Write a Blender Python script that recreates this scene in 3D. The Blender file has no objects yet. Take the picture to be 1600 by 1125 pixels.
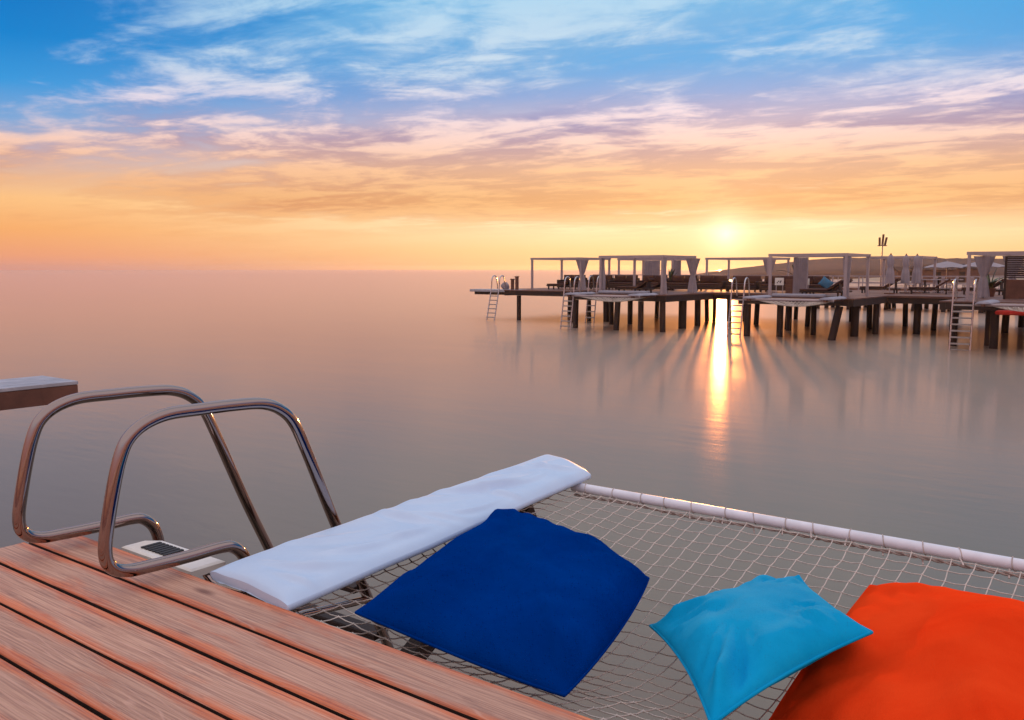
import bpy, math, random
from mathutils import Vector, Matrix, noise

R = math.radians
random.seed(7)
scene = bpy.context.scene
col = scene.collection

# ------------------------------------------------------------------ camera
# world: X runs along the deck edge, Y out over the water, Z up from the water
CAM_H, PITCH, YAW, LENS = 3.2, R(5.884), R(37.087), 31.0
cam_d = bpy.data.cameras.new('camera')
cam_d.lens, cam_d.sensor_width = LENS, 36.0
cam_d.clip_start, cam_d.clip_end = 0.05, 12000
cam = bpy.data.objects.new('camera', cam_d)
cam.location = (0, 0, CAM_H)
cam.rotation_euler = (math.pi / 2 - PITCH, 0, YAW)
col.objects.link(cam)
scene.camera = cam

scene.view_settings.view_transform = 'Standard'
scene.view_settings.look = 'None'
scene.view_settings.exposure = 0.12
scene.view_settings.gamma = 1.0
scene.cycles.use_denoising = True
scene.cycles.max_bounces = 8
scene.cycles.volume_bounces = 0
scene.cycles.sample_clamp_indirect = 6

# ------------------------------------------------------------------ sun
SUN_EL = R(2.15)
SUN_AZ = YAW - R(13.5)                       # counter-clockwise from +Y
sun_dir = Vector((-math.sin(SUN_AZ) * math.cos(SUN_EL), math.cos(SUN_AZ) * math.cos(SUN_EL), math.sin(SUN_EL)))
sun_d = bpy.data.lights.new('sun', 'SUN')
sun_d.energy, sun_d.angle, sun_d.color = 1.9, R(0.9), (1.0, 0.40, 0.11)
sun = bpy.data.objects.new('sun', sun_d)
sun.rotation_euler = sun_dir.to_track_quat('Z', 'Y').to_euler()
sun.location = (0, 0, 60)
col.objects.link(sun)

# ------------------------------------------------------------------ node helpers
def srgb(r, g, b):
    def f(c):
        c /= 255.0
        return c / 12.92 if c <= 0.04045 else ((c + 0.055) / 1.055) ** 2.4
    return (f(r), f(g), f(b), 1.0)

class NT:
    def __init__(self, tree):
        self.t = tree; self.n = tree.nodes; self.l = tree.links
    def node(self, kind, **props):
        o = self.n.new(kind)
        for k, v in props.items(): setattr(o, k, v)
        return o
    def put(self, sock, val):
        if isinstance(val, bpy.types.NodeSocket): self.l.new(val, sock)
        else: sock.default_value = val
    def math(self, op, a, b=None, c=None, clamp=False):
        o = self.node('ShaderNodeMath', operation=op, use_clamp=clamp)
        for i, v in enumerate((a, b, c)):
            if v is not None: self.put(o.inputs[i], v)
        return o.outputs[0]
    def vmath(self, op, a, b=None, out=0):
        o = self.node('ShaderNodeVectorMath', operation=op)
        self.put(o.inputs[0], a)
        if b is not None: self.put(o.inputs[1], b)
        return o.outputs[out]
    def mapr(self, v, a, b, c=0.0, d=1.0, smooth=False):
        o = self.node('ShaderNodeMapRange', clamp=True)
        if smooth: o.interpolation_type = 'SMOOTHSTEP'
        for i, x in enumerate((v, a, b, c, d)): self.put(o.inputs[i], x)
        return o.outputs[0]
    def ramp(self, v, stops, interp='LINEAR'):
        o = self.node('ShaderNodeValToRGB')
        cr = o.color_ramp; cr.interpolation = interp
        while len(cr.elements) < len(stops): cr.elements.new(0.5)
        for e, (p, c) in zip(cr.elements, stops):
            e.position = p
            e.color = c if len(c) == 4 else (*c, 1)
        self.put(o.inputs[0], v)
        return o.outputs[0]
    def mix(self, f, a, b, blend='MIX'):
        o = self.node('ShaderNodeMix', data_type='RGBA', blend_type=blend, clamp_factor=True)
        self.put(o.inputs[0], f); self.put(o.inputs[6], a); self.put(o.inputs[7], b)
        return o.outputs[2]
    def noise(self, vec, scale, detail=4, rough=0.55, dist=0.0, out=0, lac=2.0):
        o = self.node('ShaderNodeTexNoise')
        if vec is not None: self.put(o.inputs['Vector'], vec)
        o.inputs['Scale'].default_value = scale; o.inputs['Detail'].default_value = detail
        o.inputs['Roughness'].default_value = rough; o.inputs['Distortion'].default_value = dist
        o.inputs['Lacunarity'].default_value = lac
        return o.outputs[out]
    def mapping(self, vec, loc=(0, 0, 0), rot=(0, 0, 0), scale=(1, 1, 1)):
        o = self.node('ShaderNodeMapping')
        self.put(o.inputs[0], vec)
        o.inputs[1].default_value = loc; o.inputs[2].default_value = rot; o.inputs[3].default_value = scale
        return o.outputs[0]
    def bump(self, h, strength=0.3, dist=0.01, normal=None):
        o = self.node('ShaderNodeBump')
        o.inputs['Strength'].default_value = strength; o.inputs['Distance'].default_value = dist
        self.put(o.inputs['Height'], h)
        if normal is not None: self.put(o.inputs['Normal'], normal)
        return o.outputs[0]

# ------------------------------------------------------------------ sky
world = bpy.data.worlds.new('World'); scene.world = world
world.use_nodes = True
T = NT(world.node_tree); T.n.clear()
gen = T.vmath('NORMALIZE', T.node('ShaderNodeTexCoord').outputs['Generated'])
sep = T.node('ShaderNodeSeparateXYZ'); T.put(sep.inputs[0], gen)
el = T.math('DEGREES', T.math('ARCSINE', T.math('MAXIMUM', sep.outputs[2], 0.0)))
# azimuth away from the sun
flat = T.node('ShaderNodeCombineXYZ'); T.put(flat.inputs[0], sep.outputs[0]); T.put(flat.inputs[1], sep.outputs[1])
sxy = Vector((sun_dir.x, sun_dir.y, 0)).normalized()
cosaz = T.vmath('DOT_PRODUCT', T.vmath('NORMALIZE', flat.outputs[0]), tuple(sxy), out=1)
az = T.math('DEGREES', T.math('ARCCOSINE', T.math('MINIMUM', T.math('MAXIMUM', cosaz, -1.0), 1.0)))
# signed side (left of the sun positive)
side = T.vmath('DOT_PRODUCT', flat.outputs[0], (-sxy.y, sxy.x, 0.0), out=1)

def eramp(deg_stops):
    return [(d / 45.0, srgb(*c)) for d, c in deg_stops]
epos = T.math('DIVIDE', el, 45.0)
away = T.ramp(epos, eramp([(0, (222, 150, 132)), (0.8, (233, 156, 116)), (2.3, (240, 168, 104)), (4.0, (244, 187, 126)),
    (5.3, (222, 176, 146)), (6.8, (180, 170, 188)), (8.3, (118, 160, 208)), (10.3, (48, 146, 212)), (12.8, (2, 124, 198)),
    (16.6, (0, 106, 184)), (25, (2, 98, 172)), (45, (8, 84, 154))]))
near = T.ramp(epos, eramp([(0, (248, 190, 128)), (1.2, (254, 212, 150)), (2.6, (255, 230, 182)), (4.0, (254, 226, 182)),
    (5.4, (249, 210, 164)), (7.2, (238, 200, 172)), (9.0, (206, 188, 198)), (10.8, (138, 166, 212)), (12.6, (88, 164, 220)),
    (16.6, (64, 164, 222)), (25, (40, 130, 200)), (45, (24, 104, 176))]))
fsun = T.mapr(az, 46.0, 6.0, smooth=True)
base = T.mix(fsun, away, near)
# the sky opposite the sun: rosy twilight band; high up everything passes into a pale veil
back = T.ramp(epos, eramp([(0, (112, 78, 84)), (4, (164, 104, 96)), (10, (208, 148, 140)), (18, (216, 178, 182)), (30, (206, 198, 214)), (45, (196, 206, 228))]))
base = T.mix(T.mapr(az, 50.0, 100.0, smooth=True), base, back)
base = T.mix(T.mapr(el, 16.5, 36.0, 0.0, 1.0, smooth=True), base, srgb(236, 226, 232))

# a thin sheet of cloud far overhead, seen in perspective
inv = T.math('DIVIDE', 1.0, T.math('ADD', T.math('MAXIMUM', sep.outputs[2], 0.0), 0.055))
pl = T.vmath('MULTIPLY', flat.outputs[0], T.node('ShaderNodeCombineXYZ').outputs[0])
cmb = T.node('ShaderNodeCombineXYZ'); T.put(cmb.inputs[0], inv); T.put(cmb.inputs[1], inv); T.put(cmb.inputs[2], inv)
pl = T.vmath('MULTIPLY', flat.outputs[0], cmb.outputs[0])
ROTC = -(YAW - R(4))
m1 = T.mapping(pl, loc=(3.1, 0.7, 0), rot=(0, 0, ROTC), scale=(0.36, 0.62, 1))
n_big = T.noise(m1, 1.0, 3, 0.5, 0.6)
m2 = T.mapping(pl, loc=(1.7, 5.2, 0), rot=(0, 0, ROTC + R(10)), scale=(0.95, 1.45, 1))
n_mid = T.noise(m2, 1.0, 7, 0.60, 0.5)
m3 = T.mapping(pl, loc=(8.3, 2.2, 0), rot=(0, 0, ROTC + R(14)), scale=(3.0, 3.8, 1))
n_fine = T.noise(m3, 1.0, 6, 0.62, 0.4)
dens = T.math('ADD', T.math('MULTIPLY', n_big, 0.55), T.math('ADD', T.math('MULTIPLY', n_mid, 0.42), T.math('MULTIPLY', n_fine, 0.26)))
cover = T.mapr(az, 48.0, 14.0, 0.705, 0.535, smooth=True)
lowband = T.math('MULTIPLY', T.mapr(el, 2.5, 5.0, smooth=True), T.mapr(el, 10.5, 7.0, smooth=True))
cover = T.math('SUBTRACT', cover, T.math('MULTIPLY', lowband, 0.165))        # cloud thins out away from the sun
mask = T.mapr(T.math('SUBTRACT', dens, cover), -0.05, 0.15, smooth=True)
lowfade = T.mapr(el, 1.6, 4.2, T.mapr(az, 20.0, 40.0, 0.05, 0.50), 1.0, smooth=True)
mask = T.math('MULTIPLY', T.math('MULTIPLY', mask, lowfade), 0.95)
lit = T.ramp(epos, eramp([(0, (236, 150, 100)), (2.5, (232, 160, 104)), (4.5, (232, 170, 118)), (6.2, (240, 186, 148)), (8.0, (242, 206, 196)),
    (10.0, (232, 216, 224)), (12.0, (202, 216, 230)), (16.6, (170, 208, 232)), (28, (196, 218, 236)), (45, (206, 224, 240))]))
dark = T.ramp(epos, eramp([(0, (214, 128, 92)), (2.5, (212, 130, 86)), (4.5, (208, 138, 98)), (6.2, (206, 156, 138)), (8.0, (172, 146, 168)),
    (10.0, (126, 140, 192)), (12.0, (128, 170, 214)), (16.6, (110, 178, 222)), (28, (140, 182, 220)), (45, (150, 188, 222))]))
shade = T.mapr(T.math('ADD', T.math('MULTIPLY', n_fine, 0.35), T.math('MULTIPLY', n_mid, 0.65)), 0.43, 0.58, smooth=True)
cloud = T.mix(shade, dark, lit)
cloud = T.mix(T.math('MULTIPLY', fsun, T.mapr(el, 9.5, 3.5, 0.0, 0.30)), cloud, srgb(255, 218, 150))
skyc = T.mix(mask, base, cloud)

# glow of the low sun
cs = T.vmath('DOT_PRODUCT', gen, tuple(sun_dir), out=1)
ang = T.math('DEGREES', T.math('ARCCOSINE', T.math('MINIMUM', cs, 1.0)))
def expo(scale, amp, power=1.0):
    x = T.math('POWER', T.math('DIVIDE', ang, scale), power)
    return T.math('MULTIPLY', T.math('EXPONENT', T.math('MULTIPLY', x, -1.0)), amp)
def tint(fac, c):
    o = T.node('ShaderNodeVectorMath', operation='SCALE')
    o.inputs[0].default_value = c; T.put(o.inputs['Scale'], fac); return o.outputs[0]
glow = T.vmath('ADD', tint(expo(1.0, 0.55, 1.2), (1.0, 0.90, 0.70)), tint(expo(4.2, 0.06), (1.0, 0.75, 0.50)))
tot = T.vmath('ADD', skyc, glow)
bg_paint = T.node('ShaderNodeBackground'); T.put(bg_paint.inputs[0], tot); bg_paint.inputs[1].default_value = 1.0
nish = T.node('ShaderNodeTexSky', sky_type='NISHITA')
nish.sun_disc = False; nish.sun_elevation = SUN_EL; nish.sun_rotation = -SUN_AZ; nish.altitude = 0; nish.dust_density = 2.0
bg_n = T.node('ShaderNodeBackground'); T.put(bg_n.inputs[0], nish.outputs[0]); bg_n.inputs[1].default_value = 0.004
add = T.node('ShaderNodeAddShader')
T.l.new(bg_paint.outputs[0], add.inputs[0]); T.l.new(bg_n.outputs[0], add.inputs[1])
wo = T.node('ShaderNodeOutputWorld'); T.l.new(add.outputs[0], wo.inputs['Surface'])
world.cycles.sampling_method = 'MANUAL'; world.cycles.sample_map_resolution = 1024

# ------------------------------------------------------------------ materials
MATS = {}
def new_mat(name):
    m = bpy.data.materials.new(name); m.use_nodes = True
    N = NT(m.node_tree); N.n.clear()
    out = N.node('ShaderNodeOutputMaterial'); b = N.node('ShaderNodeBsdfPrincipled')
    N.l.new(b.outputs[0], out.inputs[0]); MATS[name] = m
    return N, b
def objco(N): return N.node('ShaderNodeTexCoord').outputs['Object']
def rnd(N): return N.node('ShaderNodeObjectInfo').outputs['Random']

def plain(name, c, rough=0.6, metal=0.0, var=0.25, scale=6.0, bump=0.0, spec=0.5):
    N, b = new_mat(name)
    co = objco(N)
    n = N.noise(co, scale, 5, 0.6)
    k = N.mapr(n, 0.3, 0.7, 1.0 - var, 1.0 + var)
    k = N.math('MULTIPLY', k, N.mapr(rnd(N), 0, 1, 1 - var * 0.4, 1 + var * 0.4))
    s = N.node('ShaderNodeVectorMath', operation='SCALE'); s.inputs[0].default_value = c[:3]; N.put(s.inputs['Scale'], k)
    N.put(b.inputs['Base Color'], s.outputs[0])
    b.inputs['Roughness'].default_value = rough; b.inputs['Metallic'].default_value = metal
    b.inputs['Specular IOR Level'].default_value = spec
    if bump: N.put(b.inputs['Normal'], N.bump(N.noise(co, scale * 6, 4, 0.6), bump, 0.01))
    return MATS[name]

# deck boards: reddish stain worn grey-pink along the middle, grain along X
N, b = new_mat('deck_wood')
co = objco(N)
off = N.node('ShaderNodeCombineXYZ'); r_ = rnd(N)
N.put(off.inputs[0], N.math('MULTIPLY', r_, 37.0)); N.put(off.inputs[1], N.math('MULTIPLY', r_, 11.0)); N.put(off.inputs[2], N.math('MULTIPLY', r_, 5.0))
cor = N.vmath('ADD', co, off.outputs[0])
warp = N.noise(N.mapping(cor, scale=(1.1, 7, 1)), 1.0, 2, 0.5)
s_ = N.node('ShaderNodeSeparateXYZ'); N.put(s_.inputs[0], cor)
freq = N.mapr(N.math('FRACT', N.math('MULTIPLY', r_, 7.31)), 0, 1, 34.0, 85.0)
ringpos = N.math('ADD', N.math('MULTIPLY', s_.outputs[1], freq), N.math('MULTIPLY', warp, N.mapr(N.math('FRACT', N.math('MULTIPLY', r_, 3.77)), 0, 1, 4.0, 13.0)))
ring = N.math('ABSOLUTE', N.math('SUBTRACT', N.math('MULTIPLY', N.math('FRACT', ringpos), 2.0), 1.0))
ringline = N.mapr(ring, 0.70, 0.98, smooth=True)
fibre = N.noise(N.mapping(cor, scale=(3.2, 185, 60)), 1.0, 5, 0.6)
blotch = N.noise(N.mapping(cor, scale=(2.2, 9, 3)), 1.0, 5, 0.62, 0.5)
sy = N.node('ShaderNodeSeparateXYZ'); N.put(sy.inputs[0], co)
edge = N.math('ABSOLUTE', sy.outputs[1])                        # board is 0.162 wide, centred
wear = N.math('ADD', N.mapr(edge, 0.082, 0.035), N.math('MULTIPLY', N.math('SUBTRACT', blotch, 0.5), 2.4))
wear = N.mapr(wear, 0.08, 0.95, smooth=True)
stain = N.ramp(fibre, [(0.30, srgb(160, 76, 50)), (0.5, srgb(208, 116, 76)), (0.72, srgb(232, 146, 104))])
grey = N.ramp(fibre, [(0.30, srgb(148, 106, 88)), (0.5, srgb(190, 144, 122)), (0.72, srgb(222, 178, 152))])
c1 = N.mix(wear, stain, grey)
c1 = N.mix(N.math('MULTIPLY', N.math('MULTIPLY', ringline, N.mapr(blotch, 0.36, 0.60, 0.15, 1.0)), 0.5), c1, srgb(226, 178, 156))
knot = N.node('ShaderNodeTexVoronoi'); N.put(knot.inputs['Vector'], N.mapping(cor, scale=(1.6, 5.0, 1))); knot.inputs['Scale'].default_value = 1.0
kf = N.mapr(knot.outputs[0], 0.13, 0.03, smooth=True)
c1 = N.mix(N.math('MULTIPLY', kf, 0.75), c1, srgb(92, 44, 36))
dirt = N.mapr(N.noise(N.mapping(cor, scale=(5, 22, 8)), 1.0, 6, 0.7), 0.56, 0.74)
c1 = N.mix(N.math('MULTIPLY', dirt, 0.45), c1, srgb(104, 62, 58))
tone = N.node('ShaderNodeVectorMath', operation='SCALE'); N.put(tone.inputs[0], c1)
N.put(tone.inputs['Scale'], N.mapr(N.math('FRACT', N.math('MULTIPLY', r_, 5.19)), 0, 1, 0.90, 1.14))
N.put(b.inputs['Base Color'], tone.outputs[0])
N.put(b.inputs['Roughness'], N.mapr(fibre, 0.3, 0.7, 0.48, 0.70))
h_ = N.math('ADD', N.math('MULTIPLY', fibre, 0.7), N.math('MULTIPLY', ringline, 0.5))
N.put(b.inputs['Normal'], N.bump(h_, 0.35, 0.0022))

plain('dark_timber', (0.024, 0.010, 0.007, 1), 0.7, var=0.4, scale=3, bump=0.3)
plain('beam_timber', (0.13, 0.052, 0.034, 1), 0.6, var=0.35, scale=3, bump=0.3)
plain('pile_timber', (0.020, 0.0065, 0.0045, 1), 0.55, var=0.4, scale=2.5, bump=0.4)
plain('pier_deck', (0.15, 0.065, 0.048, 1), 0.65, var=0.3, scale=2)
plain('grey_board', (0.34, 0.35, 0.40, 1), 0.45, var=0.25, scale=5, bump=0.15)
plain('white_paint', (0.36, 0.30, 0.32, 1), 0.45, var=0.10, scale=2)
plain('pole_paint', (0.74, 0.76, 0.84, 1), 0.35, var=0.10, scale=9, bump=0.08)
plain('plastic_white', (0.80, 0.76, 0.70, 1), 0.35, var=0.08, scale=12)
plain('grip_black', (0.02, 0.02, 0.022, 1), 0.6, var=0.2)
plain('rope', (0.66, 0.585, 0.53, 1), 0.85, var=0.18, scale=40, bump=0.3)
plain('rope_mid', (0.50, 0.43, 0.40, 1), 0.85, var=0.3, scale=40)
plain('rope_dark', (0.34, 0.27, 0.24, 1), 0.85, var=0.3, scale=40)
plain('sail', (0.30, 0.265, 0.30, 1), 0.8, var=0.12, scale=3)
plain('rung_grey', (0.36, 0.33, 0.32, 1), 0.5, var=0.1)
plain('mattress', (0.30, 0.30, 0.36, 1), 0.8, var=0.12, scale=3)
plain('wicker', (0.028, 0.011, 0.008, 1), 0.7, var=0.3, scale=8, bump=0.3)
plain('cushion_brown', (0.060, 0.020, 0.015, 1), 0.85, var=0.2, scale=4)
plain('teal_cloth', (0.04, 0.17, 0.30, 1), 0.85, var=0.15)
plain('red_cloth', (0.50, 0.03, 0.02, 1), 0.85, var=0.15)
plain('blue_cloth', (0.02, 0.07, 0.30, 1), 0.85, var=0.15)
plain('pot', (0.12, 0.045, 0.03, 1), 0.7)
plain('leaf', (0.045, 0.06, 0.022, 1), 0.55, var=0.35, scale=5)
plain('sign_white', (0.80, 0.78, 0.74, 1), 0.5, var=0.05)
plain('sign_ink', (0.06, 0.06, 0.07, 1), 0.6)
plain('hill_scrub', (0.075, 0.036, 0.027, 1), 0.9, var=0.4, scale=0.05)
plain('sand', (0.36, 0.27, 0.19, 1), 0.9, var=0.15, scale=0.2)
plain('far_metal', (0.50, 0.50, 0.52, 1), 0.25, metal=1.0, var=0.1)

N, b = new_mat('steel')
co = objco(N)
b.inputs['Metallic'].default_value = 1.0
b.inputs['Base Color'].default_value = (0.31, 0.245, 0.23, 1)
n = N.noise(N.mapping(co, scale=(30, 30, 30)), 1.0, 5, 0.65)
N.put(b.inputs['Roughness'], N.mapr(n, 0.35, 0.75, 0.06, 0.16))
N.put(b.inputs['Normal'], N.bump(N.noise(co, 14, 2, 0.5), 0.10, 0.004))

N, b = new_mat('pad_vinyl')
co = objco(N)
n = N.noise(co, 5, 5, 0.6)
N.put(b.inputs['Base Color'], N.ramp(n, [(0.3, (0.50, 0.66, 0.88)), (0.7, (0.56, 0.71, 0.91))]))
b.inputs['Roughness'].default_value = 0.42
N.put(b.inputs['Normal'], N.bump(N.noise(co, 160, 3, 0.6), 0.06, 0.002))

def cloth(name, c_dark, c_light, rough=0.9, sheen=0.35, spec=0.0):
    N, b = new_mat(name)
    co = objco(N)
    n = N.noise(N.mapping(co, scale=(3, 3, 3)), 1.0, 6, 0.65, 0.4)
    c = N.ramp(n, [(0.3, c_dark), (0.72, c_light)])
    w = N.noise(N.mapping(co, scale=(420, 60, 60)), 1.0, 2, 0.5)
    w2 = N.noise(N.mapping(co, scale=(60, 420, 60)), 1.0, 2, 0.5)
    c = N.mix(N.math('MULTIPLY', N.math('ADD', w, w2), 0.12), c, c_light)
    N.put(b.inputs['Base Color'], c)
    b.inputs['Roughness'].default_value = rough; b.inputs['Specular IOR Level'].default_value = spec
    b.inputs['Sheen Weight'].default_value = sheen; b.inputs['Sheen Roughness'].default_value = 0.5
    b.inputs['Sheen Tint'].default_value = c_light
    h = N.math('ADD', N.math('ADD', w, w2), N.math('MULTIPLY', N.noise(co, 22, 4, 0.6), 1.4))
    N.put(b.inputs['Normal'], N.bump(h, 0.35, 0.0035))
cloth('navy_cloth', (0.000, 0.020, 0.150, 1), (0.000, 0.036, 0.235, 1))
cloth('cyan_cloth', (0.000, 0.28, 0.56, 1), (0.010, 0.38, 0.68, 1), spec=0.012)
cloth('orange_cloth', (0.82, 0.042, 0.007, 1), (0.95, 0.072, 0.014, 1))

# water smoothed by wind and tide: turbid grey-green body under a mirror film
m_ = bpy.data.materials.new('sea'); m_.use_nodes = True; MATS['sea'] = m_
N = NT(m_.node_tree); N.n.clear()
co = objco(N)
rip = N.noise(N.mapping(co, rot=(0, 0, -YAW), scale=(1.1, 3.6, 1)), 1.0, 5, 0.62)
rip2 = N.noise(N.mapping(co, rot=(0, 0, -YAW), scale=(0.16, 0.5, 1)), 1.0, 3, 0.5)
nrm = N.bump(N.math('ADD', N.math('MULTIPLY', rip, 0.45), rip2), 0.24, 0.05)
body = N.node('ShaderNodeBsdfDiffuse'); N.put(body.inputs['Normal'], nrm)
bn = N.noise(N.mapping(co, scale=(0.03, 0.05, 1)), 1.0, 4, 0.6)
N.put(body.inputs['Color'], N.ramp(bn, [(0.3, (0.118, 0.120, 0.098)), (0.7, (0.142, 0.140, 0.114))]))
film = N.node('ShaderNodeBsdfGlossy', distribution='GGX'); N.put(film.inputs['Normal'], nrm)
TINT = (1.0, 0.71, 0.57, 1); film.inputs['Color'].default_value = TINT
rn = N.noise(N.mapping(co, scale=(0.05, 0.09, 1)), 1.0, 4, 0.6)
N.put(film.inputs['Roughness'], N.mapr(rn, 0.3, 0.7, 0.06, 0.10))
chop = N.node('ShaderNodeBsdfGlossy', distribution='MULTI_GGX'); N.put(chop.inputs['Normal'], nrm)
chop.inputs['Color'].default_value = TINT; chop.inputs['Roughness'].default_value = 0.56
mid = N.node('ShaderNodeBsdfGlossy', distribution='GGX'); N.put(mid.inputs['Normal'], nrm)
mid.inputs['Color'].default_value = TINT; mid.inputs['Roughness'].default_value = 0.24
fm = N.node('ShaderNodeMixShader'); fm.inputs[0].default_value = 0.42
N.l.new(film.outputs[0], fm.inputs[1]); N.l.new(mid.outputs[0], fm.inputs[2])
refl = N.node('ShaderNodeMixShader'); refl.inputs[0].default_value = 0.40
N.l.new(fm.outputs[0], refl.inputs[1]); N.l.new(chop.outputs[0], refl.inputs[2])
fr = N.node('ShaderNodeFresnel'); fr.inputs['IOR'].default_value = 2.0; N.put(fr.inputs['Normal'], nrm)
mx = N.node('ShaderNodeMixShader'); N.put(mx.inputs[0], fr.outputs[0])
N.l.new(body.outputs[0], mx.inputs[1]); N.l.new(refl.outputs[0], mx.inputs[2])
wo_ = N.node('ShaderNodeOutputMaterial'); N.l.new(mx.outputs[0], wo_.inputs[0])

# ------------------------------------------------------------------ mesh builder
class MB:
    def __init__(self): self.v = []; self.f = []; self.s = []
    def add(self, vs, fs, smooth=False):
        k = len(self.v); self.v += [tuple(p) for p in vs]
        self.f += [tuple(i + k for i in q) for q in fs]; self.s += [smooth] * len(fs)
        return self
    def box(self, x0, x1, y0, y1, z0, z1, bev=0.0):
        if bev <= 0:
            vs = [(x0,y0,z0),(x1,y0,z0),(x1,y1,z0),(x0,y1,z0),(x0,y0,z1),(x1,y0,z1),(x1,y1,z1),(x0,y1,z1)]
            return self.add(vs, [(0,3,2,1),(4,5,6,7),(0,1,5,4),(1,2,6,5),(2,3,7,6),(3,0,4,7)])
        b = bev
        def loop(i, z): return [(x0+i,y0+i,z),(x1-i,y0+i,z),(x1-i,y1-i,z),(x0+i,y1-i,z)]
        vs = loop(b, z0) + loop(0, z0 + b) + loop(0, z1 - b) + loop(b, z1)
        fs = [(3,2,1,0), (12,13,14,15)]
        for r in range(3):
            for k in range(4):
                a = r*4+k; c = r*4+(k+1) % 4
                fs.append((a, c, c+4, a+4))
        return self.add(vs, fs)
    def bar(self, p, q, w, h=None, up=(0, 0, 1)):
        h = h or w
        p, q = Vector(p), Vector(q); d = (q - p).normalized(); up = Vector(up)
        if abs(d.dot(up)) > 0.98: up = Vector((1, 0, 0))
        s = d.cross(up).normalized(); t = s.cross(d).normalized()
        vs = []
        for c in (p, q):
            for a, b_ in ((-1,-1),(1,-1),(1,1),(-1,1)): vs.append(c + s*a*w/2 + t*b_*h/2)
        return self.add(vs, [(3,2,1,0),(4,5,6,7),(0,1,5,4),(1,2,6,5),(2,3,7,6),(3,0,4,7)])
    def tube(self, pts, r, n=10, cap=True, smooth=True):
        pts = [Vector(p) for p in pts]; m = len(pts)
        rs = r if isinstance(r, (list, tuple)) else [r]*m
        t0 = (pts[1]-pts[0]).normalized()
        ref = Vector((0,0,1)) if abs(t0.z) < 0.9 else Vector((1,0,0))
        s = t0.cross(ref).normalized(); vs = []
        for i, p in enumerate(pts):
            t = (pts[min(i+1, m-1)] - pts[max(i-1, 0)]).normalized()
            s = (s - t*s.dot(t)).normalized(); w = t.cross(s)
            for k in range(n):
                a = 2*math.pi*k/n
                vs.append(p + (s*math.cos(a) + w*math.sin(a))*rs[i])
        fs = []
        for i in range(m-1):
            for k in range(n):
                fs.append((i*n+k, i*n+(k+1) % n, (i+1)*n+(k+1) % n, (i+1)*n+k))
        self.add(vs, fs, smooth)
        if cap:
            self.add(vs[:n], [tuple(reversed(range(n)))]); self.add(vs[-n:], [tuple(range(n))])
        return self
    def build(self, name, mat, parent=None, loc=None):
        me = bpy.data.meshes.new(name)
        me.from_pydata(self.v, [], self.f)
        me.polygons.foreach_set('use_smooth', self.s)
        me.materials.append(MATS[mat] if isinstance(mat, str) else mat); me.update()
        o = bpy.data.objects.new(name, me); col.objects.link(o)
        if parent is not None: o.parent = parent
        if loc is not None: o.location = loc
        return o

def tag(o, label=None, cat=None, group=None, kind=None):
    if label: o['label'] = label
    if cat: o['category'] = cat
    if group: o['group'] = group
    if kind: o['kind'] = kind
    return o
def empty(name, loc, label, cat, group=None, rz=0.0):
    o = bpy.data.objects.new(name, None); col.objects.link(o)
    o.empty_display_size = 0.2; o.location = loc; o.rotation_euler.z = rz
    return tag(o, label, cat, group)
def part(name, mesh_obj, parent, loc=(0, 0, 0), rot=(0, 0, 0), scale=(1, 1, 1)):
    o = bpy.data.objects.new(name, mesh_obj.data); col.objects.link(o)
    o.parent = parent; o.location = loc; o.rotation_euler = rot; o.scale = scale
    return o
def copy_tree(o, parent=None):
    c = o.copy(); col.objects.link(c); c.parent = parent
    for ch in list(o.children): copy_tree(ch, c)
    return c
def smooth_path(pts, sub=6):
    pts = [Vector(p) for p in pts]; out = []
    for i in range(len(pts)-1):
        p0, p1, p2, p3 = pts[max(i-1,0)], pts[i], pts[i+1], pts[min(i+2,len(pts)-1)]
        for k in range(sub):
            t = k/sub
            out.append(0.5*((2*p1)+(p2-p0)*t+(2*p0-5*p1+4*p2-p3)*t*t+(3*p1-p0-3*p2+p3)*t**3))
    out.append(pts[-1]); return out

# a look-up used while laying out: the world point seen in a given direction from the tripod at a given height
FPX = LENS/36*1600
def sight(px, py, z):
    a, c = (px-800)/FPX, (562.5-py)/FPX
    fx, fy, fz = a, math.cos(PITCH)+c*math.sin(PITCH), -math.sin(PITCH)+c*math.cos(PITCH)
    x = fx*math.cos(YAW)-fy*math.sin(YAW); y = fx*math.sin(YAW)+fy*math.cos(YAW)
    t = (z-CAM_H)/fz
    return Vector((x*t, y*t, z))

# ================================================================== setting
S = 3000.0
w = MB()
NX = 24
w.add([(-S + 2*S*i/NX, -S + 2*S*j/NX, 0) for j in range(NX+1) for i in range(NX+1)],
      [(j*(NX+1)+i, j*(NX+1)+i+1, (j+1)*(NX+1)+i+1, (j+1)*(NX+1)+i) for j in range(NX) for i in range(NX)])
tag(w.build('water', 'sea'), kind='structure')

# low headland beyond the pier
def cam_xy(px, dist):
    """world XY at a bearing (photo column) and distance from the tripod"""
    a = YAW - math.atan((px-800)/FPX)
    return Vector((-math.sin(a)*dist, math.cos(a)*dist, 0))
def along(px, y):
    """world X of the point at depth line Y=y that lies on that bearing"""
    return -y*math.tan(YAW - math.atan((px-800)/FPX))
hm = MB(); prof = []
cols_ = 110
for i in range(cols_):
    px = 1050 + i*9.0
    d = 340
    h = 7.0*min(1, max(0, (px-1062)/230.0))**0.8
    h *= 1 + 0.10*noise.noise(Vector((px*0.012, 3, 0))) + 0.05*noise.noise(Vector((px*0.06, 1, 0)))
    if px > 1180: h += 0.22*abs(noise.noise(Vector((px*0.25, 7, 0))))
    if px > 1400: h *= max(0.86, 1-(px-1400)*0.0006)
    prof.append((cam_xy(px, d-40), cam_xy(px, d-18), cam_xy(px, d), cam_xy(px, d+160), h))
vs = []
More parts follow.
